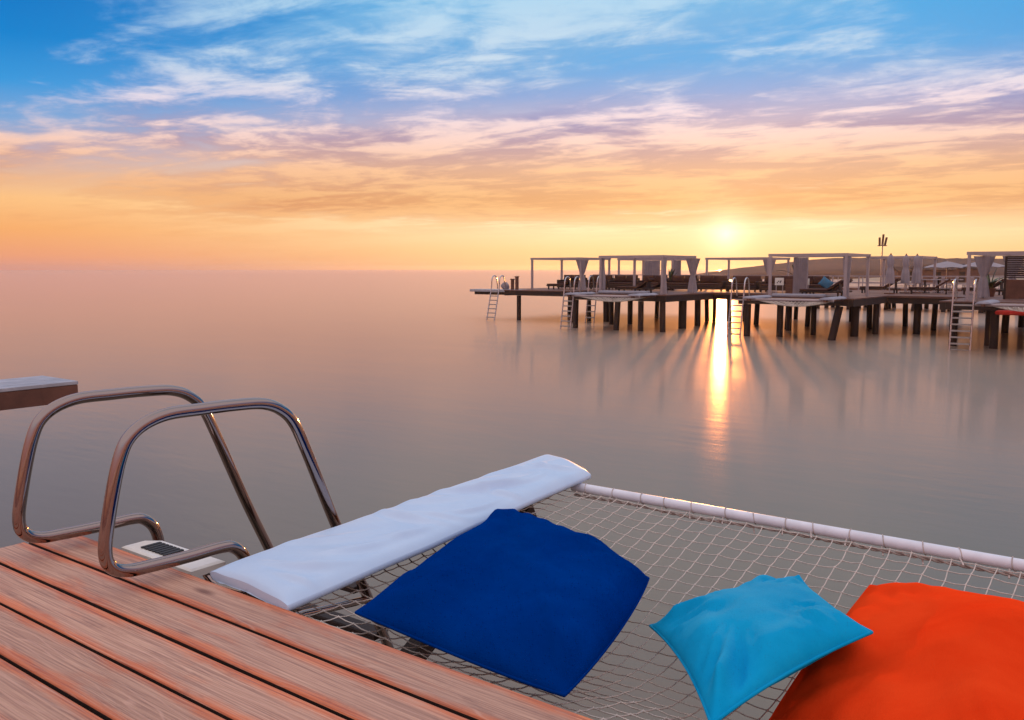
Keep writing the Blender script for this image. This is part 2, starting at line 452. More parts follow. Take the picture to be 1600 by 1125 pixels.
for a, m_, t_, b_, h in prof:
    vs += [(a.x, a.y, -1), (a.x, a.y, 0.25), (m_.x, m_.y, 0.45*h+0.2), (t_.x, t_.y, h+0.25), (b_.x, b_.y, -1)]
fs = []
for i in range(cols_-1):
    for k in range(4):
        fs.append((i*5+k, (i+1)*5+k, (i+1)*5+k+1, i*5+k+1))
hm.add(vs, fs, True)
tag(hm.build('hill', 'hill_scrub'), kind='structure')
# strip of beach under it, nearer on the right
bm_ = MB(); vs = []
for i in range(24):
    px = 1330 + i*28
    d = 260 - min(1, max(0, (px-1330)/330))*110
    a, c = cam_xy(px, d), cam_xy(px, 345)
    zz = 0.9*min(1, (px-1330)/90)
    vs += [(a.x, a.y, -0.6), (a.x*1.03, a.y*1.03, zz), (c.x, c.y, zz+0.4)]
fs = []
for i in range(23):
    for k in range(2): fs.append((i*3+k, (i+1)*3+k, (i+1)*3+k+1, i*3+k+1))
bm_.add(vs, fs, True)
tag(bm_.build('beach', 'sand'), kind='structure')

# ================================================================== near deck
ZD = 2.10                       # top of the boards
UX, VE = -3.674, 1.771          # left end and outer edge of the deck
PW, PITCHW = 0.166, 0.181
deck = empty('wooden_deck', (UX, VE, ZD), 'reddish weathered plank deck in the foreground under the ladder rails', 'deck')
LEN = 6.2
def plank_mesh(seed):
    m = MB(); n = 32; hw = PW/2; t = 0.034; rr = 0.006
    sec = [(-hw, -t), (-hw, -rr), (-hw+rr*0.35, -rr*0.35), (-hw+rr, 0), (-hw*0.4, -0.0012), (hw*0.4, -0.0012), (hw-rr, 0), (hw-rr*0.35, -rr*0.35), (hw, -rr), (hw, -t)]
    k = len(sec); vs = []; fs = []
    for i in range(n+1):
        x = LEN*i/n
        dz = 0.0022*noise.noise(Vector((x*0.7, seed*3.3, 0))); dy = 0.002*noise.noise(Vector((x*0.5, seed*5.1, 4)))
        tw = 0.012*noise.noise(Vector((x*0.35, seed*2.7, 9)))
        for y, z in sec: vs.append((x, y+dy, z+dz+tw*y))
    for i in range(n):
        for j in range(k):
            fs.append((i*k+j, i*k+(j+1) % k, (i+1)*k+(j+1) % k, (i+1)*k+j))
    fs.append(tuple(range(k))); fs.append(tuple(reversed(range(n*k, n*k+k))))
    m.add(vs, fs, False)
    m.k = k
    return m
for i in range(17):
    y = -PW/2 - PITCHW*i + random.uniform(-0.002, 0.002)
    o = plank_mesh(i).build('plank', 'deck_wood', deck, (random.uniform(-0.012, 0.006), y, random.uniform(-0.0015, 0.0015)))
    o.data.materials.append(MATS['dark_timber'])            # shade of the gaps painted dark onto the board sides
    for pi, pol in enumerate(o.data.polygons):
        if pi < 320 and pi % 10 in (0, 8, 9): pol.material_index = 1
for x in (0.10, 1.0, 1.9, 2.8, 3.7, 4.6, 5.5):
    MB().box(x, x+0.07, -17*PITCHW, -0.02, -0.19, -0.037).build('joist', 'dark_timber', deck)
MB().box(0.02, LEN, -0.085, -0.015, -0.33, -0.193, 0.006).build('edge_beam', 'beam_timber', deck)
MB().box(0.02, LEN, -2.9, -2.75, -0.33, -0.193, 0.006).build('edge_beam', 'beam_timber', deck)
for x in (0.5, 3.2, 5.8):
    for y in (-0.35, -2.55):
        MB().tube([(x, y, -0.335), (x, y, -ZD-1.2)], 0.12, 14).build('pile', 'pile_timber', deck)

# ================================================================== neighbouring platform at the left
q = sight(122, 595, ZD)
nb = empty('side_platform', (q.x, q.y, ZD), 'grey topped platform end with brown side beam jutting in at the left edge', 'platform')
for i in range(5):
    MB().box(-0.148*(i+1)+0.010, -0.148*i, -3.6, 0, -0.035, 0.0, 0.004).build('plank', 'grey_board', nb)
MB().box(-0.075, -0.004, -3.6, -0.004, -0.205, -0.038, 0.004).build('side_beam', 'beam_timber', nb)
MB().box(-0.735, -0.665, -3.6, -0.004, -0.205, -0.038, 0.004).build('side_beam', 'beam_timber', nb)
MB().box(-0.66, -0.08, -0.09, -0.02, -0.200, -0.038, 0.004).build('end_beam', 'beam_timber', nb)
for y in (-1.9,):
    MB().tube([(-0.37, y, -0.036), (-0.37, y, -ZD-1)], 0.11, 12).build('pile', 'pile_timber', nb)

# ================================================================== near ladder
lad = empty('swim_ladder', (UX, VE, ZD), 'shiny steel swim ladder with two hooped handrails over the deck edge', 'ladder')
PROF = [(.285,-.20),(.283,-.10),(.262,-.015),(.215,.036),(.160,.050),(.02,.051),(-.12,.056),(-.205,.062),(-.262,.085),(-.288,.135),(-.276,.24),(-.225,.45),
        (-.170,.54),(-.06,.585),(.10,.588),(.25,.585),(.37,.575),(.455,.540),(.520,.475),(.585,.34),(.73,.005),(.875,-.30),(1.03,-.64),(1.30,-1.24),(1.78,-2.30)]
def rail_mesh():
    return MB().tube(smooth_path([(0, y, z) for y, z in PROF], 7), 0.0232, 20)
rl = rail_mesh().build('handrail', 'steel', lad, (0.20, 0, 0))
part('handrail', rl, lad, (0.83, 0, 0))
def collar(x):
    return MB().tube([(x, 0.285, -0.205), (x, 0.285, -0.150)], 0.036, 18).tube([(x, 0.285, -0.215), (x, 0.285, -0.204)], 0.062, 18)
for x in (0.20, 0.83): collar(x).build('mount_flange', 'steel', lad)
# top step: white moulded plate with a black grip panel
pm = MB(); x0, x1, y0, y1 = 0.30, 0.79, 0.055, 0.205
outl = [(x0, y0), (x1, y0), (x1, y1), (x0+0.06, y1), (x0, y1-0.05)]
ins = 0.012; zt, zb = -0.020, -0.052
cx, cy = (x0+x1)/2, (y0+y1)/2
inn = [(cx+(x-cx)*0.95, cy+(y-cy)*0.86) for x, y in outl]
n5 = 5
vs = [(x, y, zb) for x, y in outl]+[(x, y, zt-0.006) for x, y in outl]+[(x, y, zt) for x, y in inn]
fs = [tuple(reversed(range(5))), (10, 11, 12, 13, 14)]
for r in range(2):
    for k in range(5): fs.append((r*5+k, r*5+(k+1) % 5, (r+1)*5+(k+1) % 5, (r+1)*5+k))
pm.add(vs, fs)
step = pm.build('step', 'plastic_white', lad)
g = MB()
for i in range(7): g.box(0.39+i*0.026, 0.39+i*0.026+0.017, 0.088, 0.172, zt+0.0005, zt+0.006)
for j in range(3): g.box(0.386, 0.567, 0.092+j*0.030, 0.104+j*0.030, zt+0.0008, zt+0.004)
g.build('grip_panel', 'grip_black', step)
MB().tube([(0.20, 0.285, -0.19), (0.20, 0.13, -0.10), (0.315, 0.13, -0.058)], 0.016, 10).build('bracket', 'steel', lad)
MB().tube([(0.83, 0.285, -0.19), (0.83, 0.13, -0.10), (0.775, 0.13, -0.058)], 0.016, 10).build('bracket', 'steel', lad)
for y, z in ((0.885, -0.33), (1.005, -0.59), (1.125, -0.85), (1.245, -1.11), (1.37, -1.39), (1.49, -1.66)):
    MB().box(0.215, 0.815, y-0.045, y+0.045, z-0.015, z+0.015, 0.006).build('step', 'dark_timber', lad)
MB().tube([(0.83, 0.915, -0.385), (0.90, 0.48, -0.30), (0.97, 0.0, -0.25)], 0.017, 10).build('brace', 'steel', lad)

# ================================================================== near hammock
PV = VE + 1.925                 # the outer pole
HX0, HX1 = UX+1.20, UX+5.2
ham = empty('net_hammock', (0, 0, 0), 'pale rope net hammock strung from white pole beside the plank deck', 'hammock')
PX0 = UX+1.27
MB().tube([(PX0, PV, ZD), (HX1+0.3, PV, ZD)], 0.0235, 20).build('pole', 'pole_paint', ham)
# beam under the white pad, from the deck edge out past the pole
MB().bar((UX+1.21, VE-0.01, ZD-0.055), (UX+1.09, VE+2.20, ZD-0.020), 0.10, 0.075).build('side_beam', 'beam_timber', ham)
MB().bar((HX1+0.1, VE-0.01, ZD-0.055), (HX1+0.1, PV+0.2, ZD-0.05), 0.10, 0.075).build('side_beam', 'beam_timber', ham)
# struts that carry the frame down to the deck piles
for x in (UX+1.14, HX1+0.1):
    MB().bar((x, PV-0.2, ZD-0.10), (x, VE-0.25, ZD-1.15), 0.07, 0.09).build('strut', 'dark_timber', ham)

DIPS = [(UX+1.95, VE+0.75, 0.10, 0.55), (UX+2.75, VE+0.80, 0.05, 0.45), (UX+3.45, VE+0.75, 0.12, 0.6)]
def netz(x, y):
    t = min(1, max(0, (y-VE-0.02)/(PV-VE-0.02)))
    s = min(1, max(0, (x-HX0-0.06)/(HX1-HX0)))
    ex = min(1.0, s/0.18, (1-s)/0.14 + 0.0); ex = ex*ex*(3-2*ex) if ex < 1 else 1
    sag = 0.125*math.sin(math.pi*t**0.85)*(0.25+0.75*ex)
    for dx, dy, dd, rr in DIPS:
        sag += dd*math.exp(-((x-dx)**2+(y-dy)**2)/(rr*rr))*min(1, 4*t, 4*(1-t))
    return ZD - 0.045*(1-t) - 0.005 - sag
def on_net(px, py, lift=0.02):
    z = ZD-0.1
    for _ in range(12):
        p = sight(px, py, z); z = netz(p.x, p.y)+lift
    return sight(px, py, z)

CELL = 0.074
nm = MB()
nx = int((HX1-HX0-0.05)/CELL); ny = int((PV-VE-0.07)/CELL)
rg = random.Random(3)
grid = {}
for i in range(nx+1):
    for j in range(ny+1):
        x = HX0+0.05+(HX1-HX0-0.05)*i/nx; y = VE+0.02+(PV-VE-0.075)*j/ny
        jj = 0.35 + 1.1*max(0, (j-ny*0.72)/(ny*0.28))
        if i in (0, nx) or j == 0: jj = 0.15
        x += rg.uniform(-1, 1)*0.004*jj + 0.007*noise.noise(Vector((x*1.1, y*1.3, 2.0)))
        y += rg.uniform(-1, 1)*0.004*jj + 0.007*noise.noise(Vector((x*1.2, y*1.2, 8.0)))
        left = UX+1.26-0.055*(y-VE)           # the net follows the slanting side beam
        x = max(x, left+0.002*j)
        grid[i, j] = Vector((x, y, netz(x, y)+rg.uniform(-1, 1)*0.004))
def strand(keys, r=0.0022):
    pts = []
    for a, c in zip(keys[:-1], keys[1:]):
        p, q_ = grid[a], grid[c]
        pts.append(p)
        pts.append((p+q_)/2 + Vector((rg.uniform(-1, 1)*0.0014, rg.uniform(-1, 1)*0.0014, -0.003)))
    pts.append(grid[keys[-1]])
    nm.tube(pts, r, 5, cap=False)
for i in range(nx+1): strand([(i, j) for j in range(ny+1)])
for j in range(ny+1): strand([(i, j) for i in range(nx+1)])
for k, p in grid.items():                         # knots
    e = 0.0056
    nm.add([p+Vector(d)*e for d in ((1,0,0),(-1,0,0),(0,1,0),(0,-1,0),(0,0,1),(0,0,-1))],
           [(0,2,4),(2,1,4),(1,3,4),(3,0,4),(2,0,5),(1,2,5),(3,1,5),(0,3,5)], True)
net = nm.build('net', 'rope', ham)
# border rope under the pole, twisted from two cords, and the cord that lashes it on
br = MB()
for ph in (0, math.pi):
    pts = []
    for k in range(420):
        x = PX0+0.04+(HX1-PX0)*k/420
        a = k*0.62+ph
        d = 0.012*noise.noise(Vector((x*3, 5, 1)))
        pts.append((x, PV-0.047+d+0.0042*math.cos(a), ZD-0.026+0.010*noise.noise(Vector((x*2.6, 1, 4)))+0.0042*math.sin(a)))
    br.tube(pts, 0.0042, 5)
br.build('border_rope', 'rope_dark', ham)
ring = MB()
pts = [(0.012*math.sin(a*0.5-1.0), 0.0254*math.cos(a), 0.0254*math.sin(a)) for a in [math.pi*2*k/22 for k in range(23)]]
ring.tube(pts, 0.0022, 6, cap=False)
ring.tube([(0.0, -0.030, -0.014), (0.006, -0.045, -0.026), (0.012, -0.060, -0.040)], 0.0034, 6)
rm = None
for k in range(26):
    x = PX0+0.10+0.142*k+rg.uniform(-0.025, 0.025)
    if rm is None: rm = ring.build('rope_lashing', 'rope_mid', ham, (x, PV, ZD))
    else: part('rope_lashing', rm, ham, (x, PV, ZD), (rg.uniform(-0.3, 0.3), 0, rg.uniform(-0.25, 0.25)))
# short cords that tie the net to the side beam
for j in range(0, ny+1):
    ty = MB()
    p = grid[0, j]; left = UX+1.20-0.055*(p.y-VE)
    ty.tube([p, (left+0.005, p.y+0.006, ZD-0.03)], 0.0028, 5).build('side_lacing', 'rope_dark', ham)

# ------------------------------------------------------------------ white pad on the side beam
zt = ZD+0.055
A_, B_ = sight(329, 893, ZD+0.02), sight(449, 946, ZD+0.015)
C_, D_ = sight(923, 741, ZD+0.055), sight(853, 713, ZD+0.075)
pad = MB(); NU, NV = 230, 56
folds = [  # (along, across, angle, length, width, height)
    (0.09, 0.66, 0.95, 0.13, 0.022, 0.0085), (0.13, 0.80, 0.5, 0.10, 0.018, 0.006), (0.40, 0.50, 1.25, 0.17, 0.026, 0.011),
    (0.445, 0.70, 0.85, 0.14, 0.020, 0.008), (0.34, 0.80, 0.22, 0.16, 0.020, 0.006), (0.63, 0.40, 0.55, 0.20, 0.024, 0.010),
    (0.69, 0.55, 0.30, 0.24, 0.020, 0.009), (0.75, 0.66, 0.20, 0.20, 0.018, 0.007), (0.665, 0.74, 1.15, 0.13, 0.022, 0.008),
    (0.86, 0.36, 0.45, 0.15, 0.024, 0.007), (0.91, 0.60, 0.95, 0.13, 0.022, 0.007), (0.23, 0.74, 0.28, 0.18, 0.020, 0.006), (0.54, 0.84, 0.18, 0.18, 0.016, 0.006),
    (0.055, 0.80, 1.25, 0.10, 0.016, 0.006), (0.20, 0.35, 0.6, 0.22, 0.030, 0.005), (0.50, 0.30, 0.7, 0.22, 0.030, 0.006), (0.80, 0.20, 0.25, 0.22, 0.022, 0.005)]
Lp = (D_-A_).length
def pad_pt(s, t):
    p = (A_*(1-t)+B_*t)*(1-s)+(D_*(1-t)+C_*t)*s
    d_edge = min(1.0, min(t, 1-t)/0.13); e_edge = min(1.0, s/0.05, (1-s)/0.03)
    dome = 0.022*math.sin(math.pi*t)**0.8 + 0.020*(1-(1-d_edge)**2)
    dome *= (0.30+0.70*math.sqrt(1-(1-e_edge)**2))
    z = dome
    for fs_, ft, an, ln, wd, ht in folds:
        du = (s-fs_)*Lp; dt = (t-ft)*0.45
        a = du*math.cos(an)+dt*math.sin(an); c = -du*math.sin(an)+dt*math.cos(an)+0.9*a*a
        z += 1.7*ht*math.exp(-(a/ln)**2)*(math.exp(-(c/wd)**2)-0.6*math.exp(-((c-1.9*wd)/wd/1.3)**2))*d_edge*e_edge
    z += 0.006*noise.noise(Vector((s*9, t*3, 2)))*d_edge
    p = p.copy(); p.z += z
    wob = 0.006*noise.noise(Vector((s*7, t*2, 5)))
    p.x += wob
    return p
vs = []; fs = []
for i in range(NU+1):
    for j in range(NV+1): vs.append(pad_pt(i/NU, j/NV))
K = NV+1
for i in range(NU):
    for j in range(NV): fs.append((i*K+j, i*K+j+1, (i+1)*K+j+1, (i+1)*K+j))
pad.add(vs, fs, True)
# sides and underside
rim = [(i, 0) for i in range(NU+1)]+[(NU, j) for j in range(1, NV+1)]+[(i, NV) for i in range(NU-1, -1, -1)]+[(0, j) for j in range(NV-1, 0, -1)]
cen = (A_+B_+C_+D_)/4
lv = []
for dz, ins in ((0, 0), (-0.006, -0.004), (-0.018, -0.003), (-0.028, 0.010), (-0.030, 0.06)):
    ring_ = []
    for i, j in rim:
        p = Vector(vs[i*K+j]); c = (A_+B_)/2*(1-i/NU)+(D_+C_)/2*(i/NU)
        d = Vector((c.x-p.x, c.y-p.y, 0))
        if d.length > 1e-6: d.normalize()
        ring_.append(p+d*ins+Vector((0, 0, dz)))
    lv.append(ring_)
sv = [p for r_ in lv for p in r_]; M_ = len(rim); sf = []
for r_ in range(len(lv)-1):
    for k in range(M_): sf.append((r_*M_+k, (r_+1)*M_+k, (r_+1)*M_+(k+1) % M_, r_*M_+(k+1) % M_))
sf.append(tuple(range((len(lv)-1)*M_, len(lv)*M_)))
pad.add(sv, sf, True)
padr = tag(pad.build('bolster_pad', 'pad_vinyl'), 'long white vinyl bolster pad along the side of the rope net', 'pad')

# ------------------------------------------------------------------ cushions
def cushion(name, corners, T, mat, seed, label, pinch=0.10, below=0.45, rnd_c=(0, 0, 0, 0), n=56, crease=0.010):
    A, B, C, D = corners
    rc_ = random.Random(int(seed*10))
    creases = [(sx, sy_, rc_.uniform(-0.55, 0.55), rc_.uniform(0.5, 1.1), rc_.uniform(0.25, 0.5)) for sx in (-1, 1) for sy_ in (-1, 1) for _ in range(2)]
    def shape(s, t, side_):
        cr_ = sum(w_*max(0, (1+sx*s)*(1+sy_*t)/4)**3 for w_, sx, sy_ in zip(rnd_c, (-1, 1, 1, -1), (-1, -1, 1, 1)))
        ss = s*(1-cr_)*(1-pinch*(1-t*t)*abs(s)); tt = t*(1-cr_)*(1-pinch*(1-s*s)*abs(t))
        a, c = (ss+1)/2, (tt+1)/2
        p = (A*(1-a)+B*a)*(1-c)+(D*(1-a)+C*a)*c
        e = max(0.0, (1-s*s)*(1-t*t))
        h = T*e**0.52
        q_ = Vector((s*1.6+seed, t*1.6, seed*0.7))
        h *= 1+0.32*noise.noise(q_)+0.10*noise.noise(q_*2.3)
        # folds running in from the corners and seams
        r_ = max(abs(s), abs(t))
        ang_ = math.atan2(t, s)
        diag = abs(math.sin(2*ang_))**3
        fold = math.sin(ang_*26+3*noise.noise(Vector((s*2, t*2, seed+4))))*diag*max(0, r_-0.35)*(1-r_)*4
        fold += 0.7*noise.noise(Vector((s*3.6+seed, t*2.4, 9)))*min(1, e*3)*0.8
        fold += 0.35*noise.noise(Vector((s*7+seed, t*5, 3)))*min(1, e*4)*(1-e*0.6)
        for sx, sy_, tilt_, amp_, len_ in creases:              # long soft folds that run in from a corner
            dx_, dy_ = sx-s, sy_-t
            ca_, sa_ = math.cos(tilt_), math.sin(tilt_)
            ax_, ay_ = (sx*ca_-sy_*sa_)/1.414, (sx*sa_+sy_*ca_)/1.414
            al_ = dx_*ax_+dy_*ay_; pe_ = -dx_*ay_+dy_*ax_+0.12*al_*al_
            fold += amp_*math.exp(-(pe_/0.085)**2)*math.exp(-((al_-0.28)/len_)**2)-0.5*amp_*math.exp(-((pe_-0.17)/0.10)**2)*math.exp(-((al_-0.28)/len_)**2)
        h += crease*fold*min(1, e*6)
        return p, h
    def up_at(s, t):
        a, c = (s+1)/2, (t+1)/2
        du = (B-A)*(1-c)+(C-D)*c; dv = (D-A)*(1-a)+(C-B)*a
        nrm = du.cross(dv).normalized()
        return nrm if nrm.z > 0 else -nrm
    m = MB(); vs = []; idx = {}; fs = []
    def par(k):
        x = -1+2*k/n
        return math.copysign(abs(math.sin(x*math.pi/2))**1.0, x)
    for side_ in (1, -1):
        for i in range(n+1):
            for j in range(n+1):
                if side_ == -1 and (i in (0, n) or j in (0, n)): idx[side_, i, j] = idx[1, i, j]; continue
                s, t = par(i), par(j)
                p, h = shape(s, t, side_)
                nrm = up_at(s, t)
                if side_ == 1: p = p+nrm*h
                else:
                    p = p-nrm*h*below
                    p.z = max(p.z, netz(p.x, p.y)+0.006) if p.y > VE+0.02 else p.z
                idx[side_, i, j] = len(vs); vs.append(p)
    for side_ in (1, -1):
        for i in range(n):
            for j in range(n):
                q_ = (idx[side_,i,j], idx[side_,i+1,j], idx[side_,i+1,j+1], idx[side_,i,j+1])
                fs.append(q_ if side_ == 1 else tuple(reversed(q_)))
    m.add(vs, fs, True)
    o = m.build(name, mat)
    # piped seam round the edge
    rim_ = [(i, 0) for i in range(n)]+[(n, j) for j in range(n)]+[(i, n) for i in range(n, 0, -1)]+[(0, j) for j in range(n, 0, -1)]
    sp = [vs[idx[1, i, j]] for i, j in rim_]; sp.append(sp[0])
    sm = MB().tube(sp, 0.0052, 6, cap=False).build('seam', mat, o)
    return tag(o, label, 'cushion')

navy = cushion('cushion', [on_net(790, 797, 0.06), on_net(1032, 903, 0.07), on_net(892, 1112, 0.05), on_net(556, 957, 0.06)], 0.145, 'navy_cloth', 2.0,
        'large navy blue cushion lying on the net beside the white pad', pinch=0.015, rnd_c=(0.0, 0.10, 0.10, 0.0), crease=0.020)
red = cushion('cushion', [on_net(1356, 911, 0.06), on_net(1790, 985, 0.10), on_net(1640, 1330, 0.06), on_net(1186, 1150, 0.02)], 0.135, 'orange_cloth', 6.0,
        'big orange red cushion at the right edge of the net', pinch=0.01, rnd_c=(0.035, 0.1, 0.1, 0.0), crease=0.014)
cyan = cushion('cushion', [on_net(1248, 900, 0.08), on_net(1362, 988, 0.34), on_net(1112, 1132, 0.12), on_net(1016, 978, 0.07)], 0.10, 'cyan_cloth', 11.0,
        'bright turquoise cushion leaning on the orange red one', pinch=0.09, crease=0.022)

# ================================================================== the far pier
ZP = 1.90                       # its deck level
pier = empty('long_pier', (0, 0, 0), 'long dark timber pier on piles running behind the white cabanas', 'pier')
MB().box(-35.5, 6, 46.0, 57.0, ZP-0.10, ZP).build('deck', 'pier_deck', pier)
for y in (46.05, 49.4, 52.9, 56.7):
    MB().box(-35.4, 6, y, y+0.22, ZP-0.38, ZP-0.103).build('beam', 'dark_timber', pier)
def pile_into(parent, x, y, r=0.17, lean=(0, 0), ztop=ZP-0.105, taper=1.0, ox=0, oy=0):
    m = MB()
    pts = [(x-ox, y-oy, ztop), (x+lean[0]*0.5-ox, y+lean[1]*0.5-oy, (ztop-1.5)/2), (x+lean[0]-ox, y+lean[1]-oy, -1.5)]
    rr = 0.86*r*random.uniform(0.92, 1.08)
    m.tube(pts, [rr, rr*taper, rr*taper*0.98], 12)
    return m.build('pile', 'pile_timber', parent)
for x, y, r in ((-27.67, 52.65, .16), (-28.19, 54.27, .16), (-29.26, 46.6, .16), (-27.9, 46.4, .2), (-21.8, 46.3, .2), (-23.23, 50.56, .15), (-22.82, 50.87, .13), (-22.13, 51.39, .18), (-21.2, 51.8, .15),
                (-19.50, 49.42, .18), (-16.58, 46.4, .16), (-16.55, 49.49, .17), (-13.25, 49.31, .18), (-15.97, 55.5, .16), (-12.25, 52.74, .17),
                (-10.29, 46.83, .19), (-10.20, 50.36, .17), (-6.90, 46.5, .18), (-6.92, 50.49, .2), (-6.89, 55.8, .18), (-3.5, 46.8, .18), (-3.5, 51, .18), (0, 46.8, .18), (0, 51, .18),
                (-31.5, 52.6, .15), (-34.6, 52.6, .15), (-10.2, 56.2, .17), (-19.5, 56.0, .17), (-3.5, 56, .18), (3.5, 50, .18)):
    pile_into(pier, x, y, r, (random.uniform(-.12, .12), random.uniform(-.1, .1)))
# plain rail along its far edge
for x in [-35.2+1.6*k for k in range(26)]:
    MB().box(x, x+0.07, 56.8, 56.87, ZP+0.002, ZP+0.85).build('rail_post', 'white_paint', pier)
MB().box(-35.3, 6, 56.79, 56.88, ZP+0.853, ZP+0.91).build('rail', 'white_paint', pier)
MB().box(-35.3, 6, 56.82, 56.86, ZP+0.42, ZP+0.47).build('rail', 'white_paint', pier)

# second, lower jetty between pier and beach
bp = empty('rear_jetty', (0, 0, 0), 'low dark jetty with crowded piles behind the pier at the right', 'jetty')
MB().box(-24, 6, 72, 78, 1.50, 1.72).build('deck', 'pier_deck', bp)
for k in range(13):
    for y in (72.4, 74.0, 75.6, 77.3):
        m = MB().tube([(-23.4+2.35*k+random.uniform(-.3, .3), y, 1.495), (-23.4+2.35*k, y, -1)], 0.17, 10)
        m.build('pile', 'pile_timber', bp)
MB().box(-24, 6, 72.05, 72.3, 1.15, 1.497).build('beam', 'dark_timber', bp)
for k in range(16):
    MB().box(-23.8+1.9*k, -23.74+1.9*k, 72.1, 72.16, 1.722, 2.6).build('rail_post', 'white_paint', bp)
MB().box(-24, 6, 72.08, 72.18, 2.603, 2.66).build('rail', 'white_paint', bp)
MB().box(-24, 6, 72.11, 72.15, 2.14, 2.19).build('rail', 'white_paint', bp)

# platforms that jut out towards the camera
def platform(label, x0, x1, y0, y1, piles):
    e = empty('sea_platform', (x0, y0, 0), label, 'platform', 'platforms jutting from the pier')
    n = int((y1-y0)/0.62)
    for k in range(n):
        ya = (y1-y0)*k/n
        MB().box(0, x1-x0, ya, ya+(y1-y0)/n-0.03, ZP-0.055, ZP-0.004).build('plank', 'pier_deck', e)
    for a in (0.02, x1-x0-0.24): MB().box(a, a+0.22, 0.02, y1-y0-0.02, ZP-0.36, ZP-0.058).build('beam', 'dark_timber', e)
    MB().box(0.243, x1-x0-0.243, 0.02, 0.22, ZP-0.34, ZP-0.058).build('beam', 'dark_timber', e)
    for x, y, r, lx, ly in piles: pile_into(e, x, y, r, (lx, ly), ztop=ZP-0.36, ox=x0, oy=y0)
    return e
platform('small left end platform of the far pier carrying the leftmost cabana', -34.2, -28.9, 44.4, 45.95,
         [(-33.28, 44.75, .17, 0, 0), (-29.2, 44.7, .17, 0, 0)])
platform('platform under the second cabana from the left, with ladder and net', -26.6, -20.7, 40.3, 45.95,
         [(-26.3, 40.6, .16, 0, -0.1), (-23.62, 40.5, .17, 0, -.3), (-22.3, 40.6, .17, 0, 0), (-21.0, 40.5, .17, 0.05, 0), (-21.4, 43.6, .24, 0, 0), (-26.2, 44.2, .17, 0, 0), (-25.7, 45.5, .17, 0, 0)])
platform('platform under the middle cabana right of the sun, with ladder and net', -16.9, -11.5, 40.3, 45.95,
         [(-16.5, 40.6, .17, 0, -.1), (-15.1, 41.1, .17, 0, 0), (-14.2, 43.2, .15, 0, 0), (-12.2, 40.6, .2, -.5, -.3), (-12.3, 43.4, .23, 0, 0), (-16.2, 45.4, .16, 0, 0), (-11.9, 45.5, .18, 0, 0)])
platform('platform at the right edge carrying the louvred cabana', -7.9, -1.5, 39.6, 45.95,
         [(-7.5, 40.6, .18, 0, 0), (-6.3, 41.6, .19, 0, 0), (-5.9, 40.1, .19, 0, 0), (-6.9, 45.6, .18, 0, 0), (-3.0, 40.1, .19, 0, 0), (-4.7, 43.0, .22, 0, 0), (-2.5, 45, .19, 0, 0)])
# diving plank at the left tip
e = empty('diving_plank', (-37.2, 44.6, ZP), 'dark plank sticking out over the water at the left tip of the pier', 'plank')
MB().box(0, 4.0, 0.0, 1.1, -0.16, 0.0, 0.02).build('board', 'grey_board', e)
MB().box(0.3, 3.4, 0.15, 0.32, -0.34, -0.162).build('joist', 'dark_timber', e)
MB().box(0.3, 3.4, 0.78, 0.95, -0.34, -0.162).build('joist', 'dark_timber', e)

# cabanas ---------------------------------------------------------------
def curtain(parent, x, y, z0, z1, style, seed):
    m = MB(); n = 30; rows = 16; vs = []; fs = []
    for i in range(rows+1):
        t = i/rows
        if style == 'tied':
            r = 0.11+0.26*abs(t-0.50)**1.1*1.6 if t > 0.5 else 0.11+0.20*(0.5-t)**0.9
            r += 0.03*math.exp(-((t-0.5)/0.05)**2)*-1
        else:
            r = 0.12+0.02*math.sin(t*5+seed)
        for k in range(n):
            a = 2*math.pi*k/n
            rr = r*(1+0.28*math.sin(a*6+seed+t*1.2)) 
            vs.append((x+rr*math.cos(a)*1.15, y+rr*math.sin(a)*0.7, z0+(z1-z0)*t))
    for i in range(rows):
        for k in range(n): fs.append((i*n+k, i*n+(k+1) % n, (i+1)*n+(k+1) % n, (i+1)*n+k))
    m.add(vs, fs, True)
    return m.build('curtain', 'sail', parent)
def cabana(label, x0, x1, y0, y1, curtains=(), h=2.02, louvre=None, panels=()):
    e = empty('cabana', (x0, y0, ZP), label, 'cabana', 'white post cabanas on the pier')
    W_, D2 = x1-x0, y1-y0; p = 0.115
    for a, b_ in ((0, 0), (W_, 0), (W_, D2), (0, D2)):
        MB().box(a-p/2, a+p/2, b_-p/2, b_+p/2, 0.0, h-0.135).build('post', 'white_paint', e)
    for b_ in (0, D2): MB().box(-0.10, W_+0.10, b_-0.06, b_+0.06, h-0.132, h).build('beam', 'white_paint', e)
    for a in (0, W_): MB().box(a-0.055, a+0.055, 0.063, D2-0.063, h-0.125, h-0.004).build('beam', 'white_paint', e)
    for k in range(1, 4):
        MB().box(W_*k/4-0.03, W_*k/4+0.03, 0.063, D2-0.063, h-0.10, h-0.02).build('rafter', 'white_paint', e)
    for i, (a, b_, st) in enumerate(curtains):
        curtain(e, a*W_, b_*D2+(0.16 if b_ < .5 else -0.16), 0.04, h-0.14, st, i*1.7+x0)
    for a0, a1, b_ in panels:          # drawn sheer panels between back posts
        m = MB(); nn = 24; vs = []; fs = []
        for side_ in (0, 0.012):
            for k in range(nn+1):
                xx = (a0+(a1-a0)*k/nn)*W_; yy = b_*D2-0.2+0.05*math.sin(k*1.9)+side_
                vs += [(xx, yy, 0.05), (xx, yy, h-0.14)]
        for k in range(nn):
            fs.append((2*k, 2*k+2, 2*k+3, 2*k+1)); c = 2*(nn+1)
            fs.append((c+2*k+1, c+2*k+3, c+2*k+2, c+2*k))
        m.add(vs, fs, True); m.build('curtain', 'sail', e)
    return e
CB = {}
CB[1] = cabana('leftmost cabana on the far pier with a tied white curtain', -33.3, -29.6, 46.2, 49.6, [(1, 0, 'tied')])
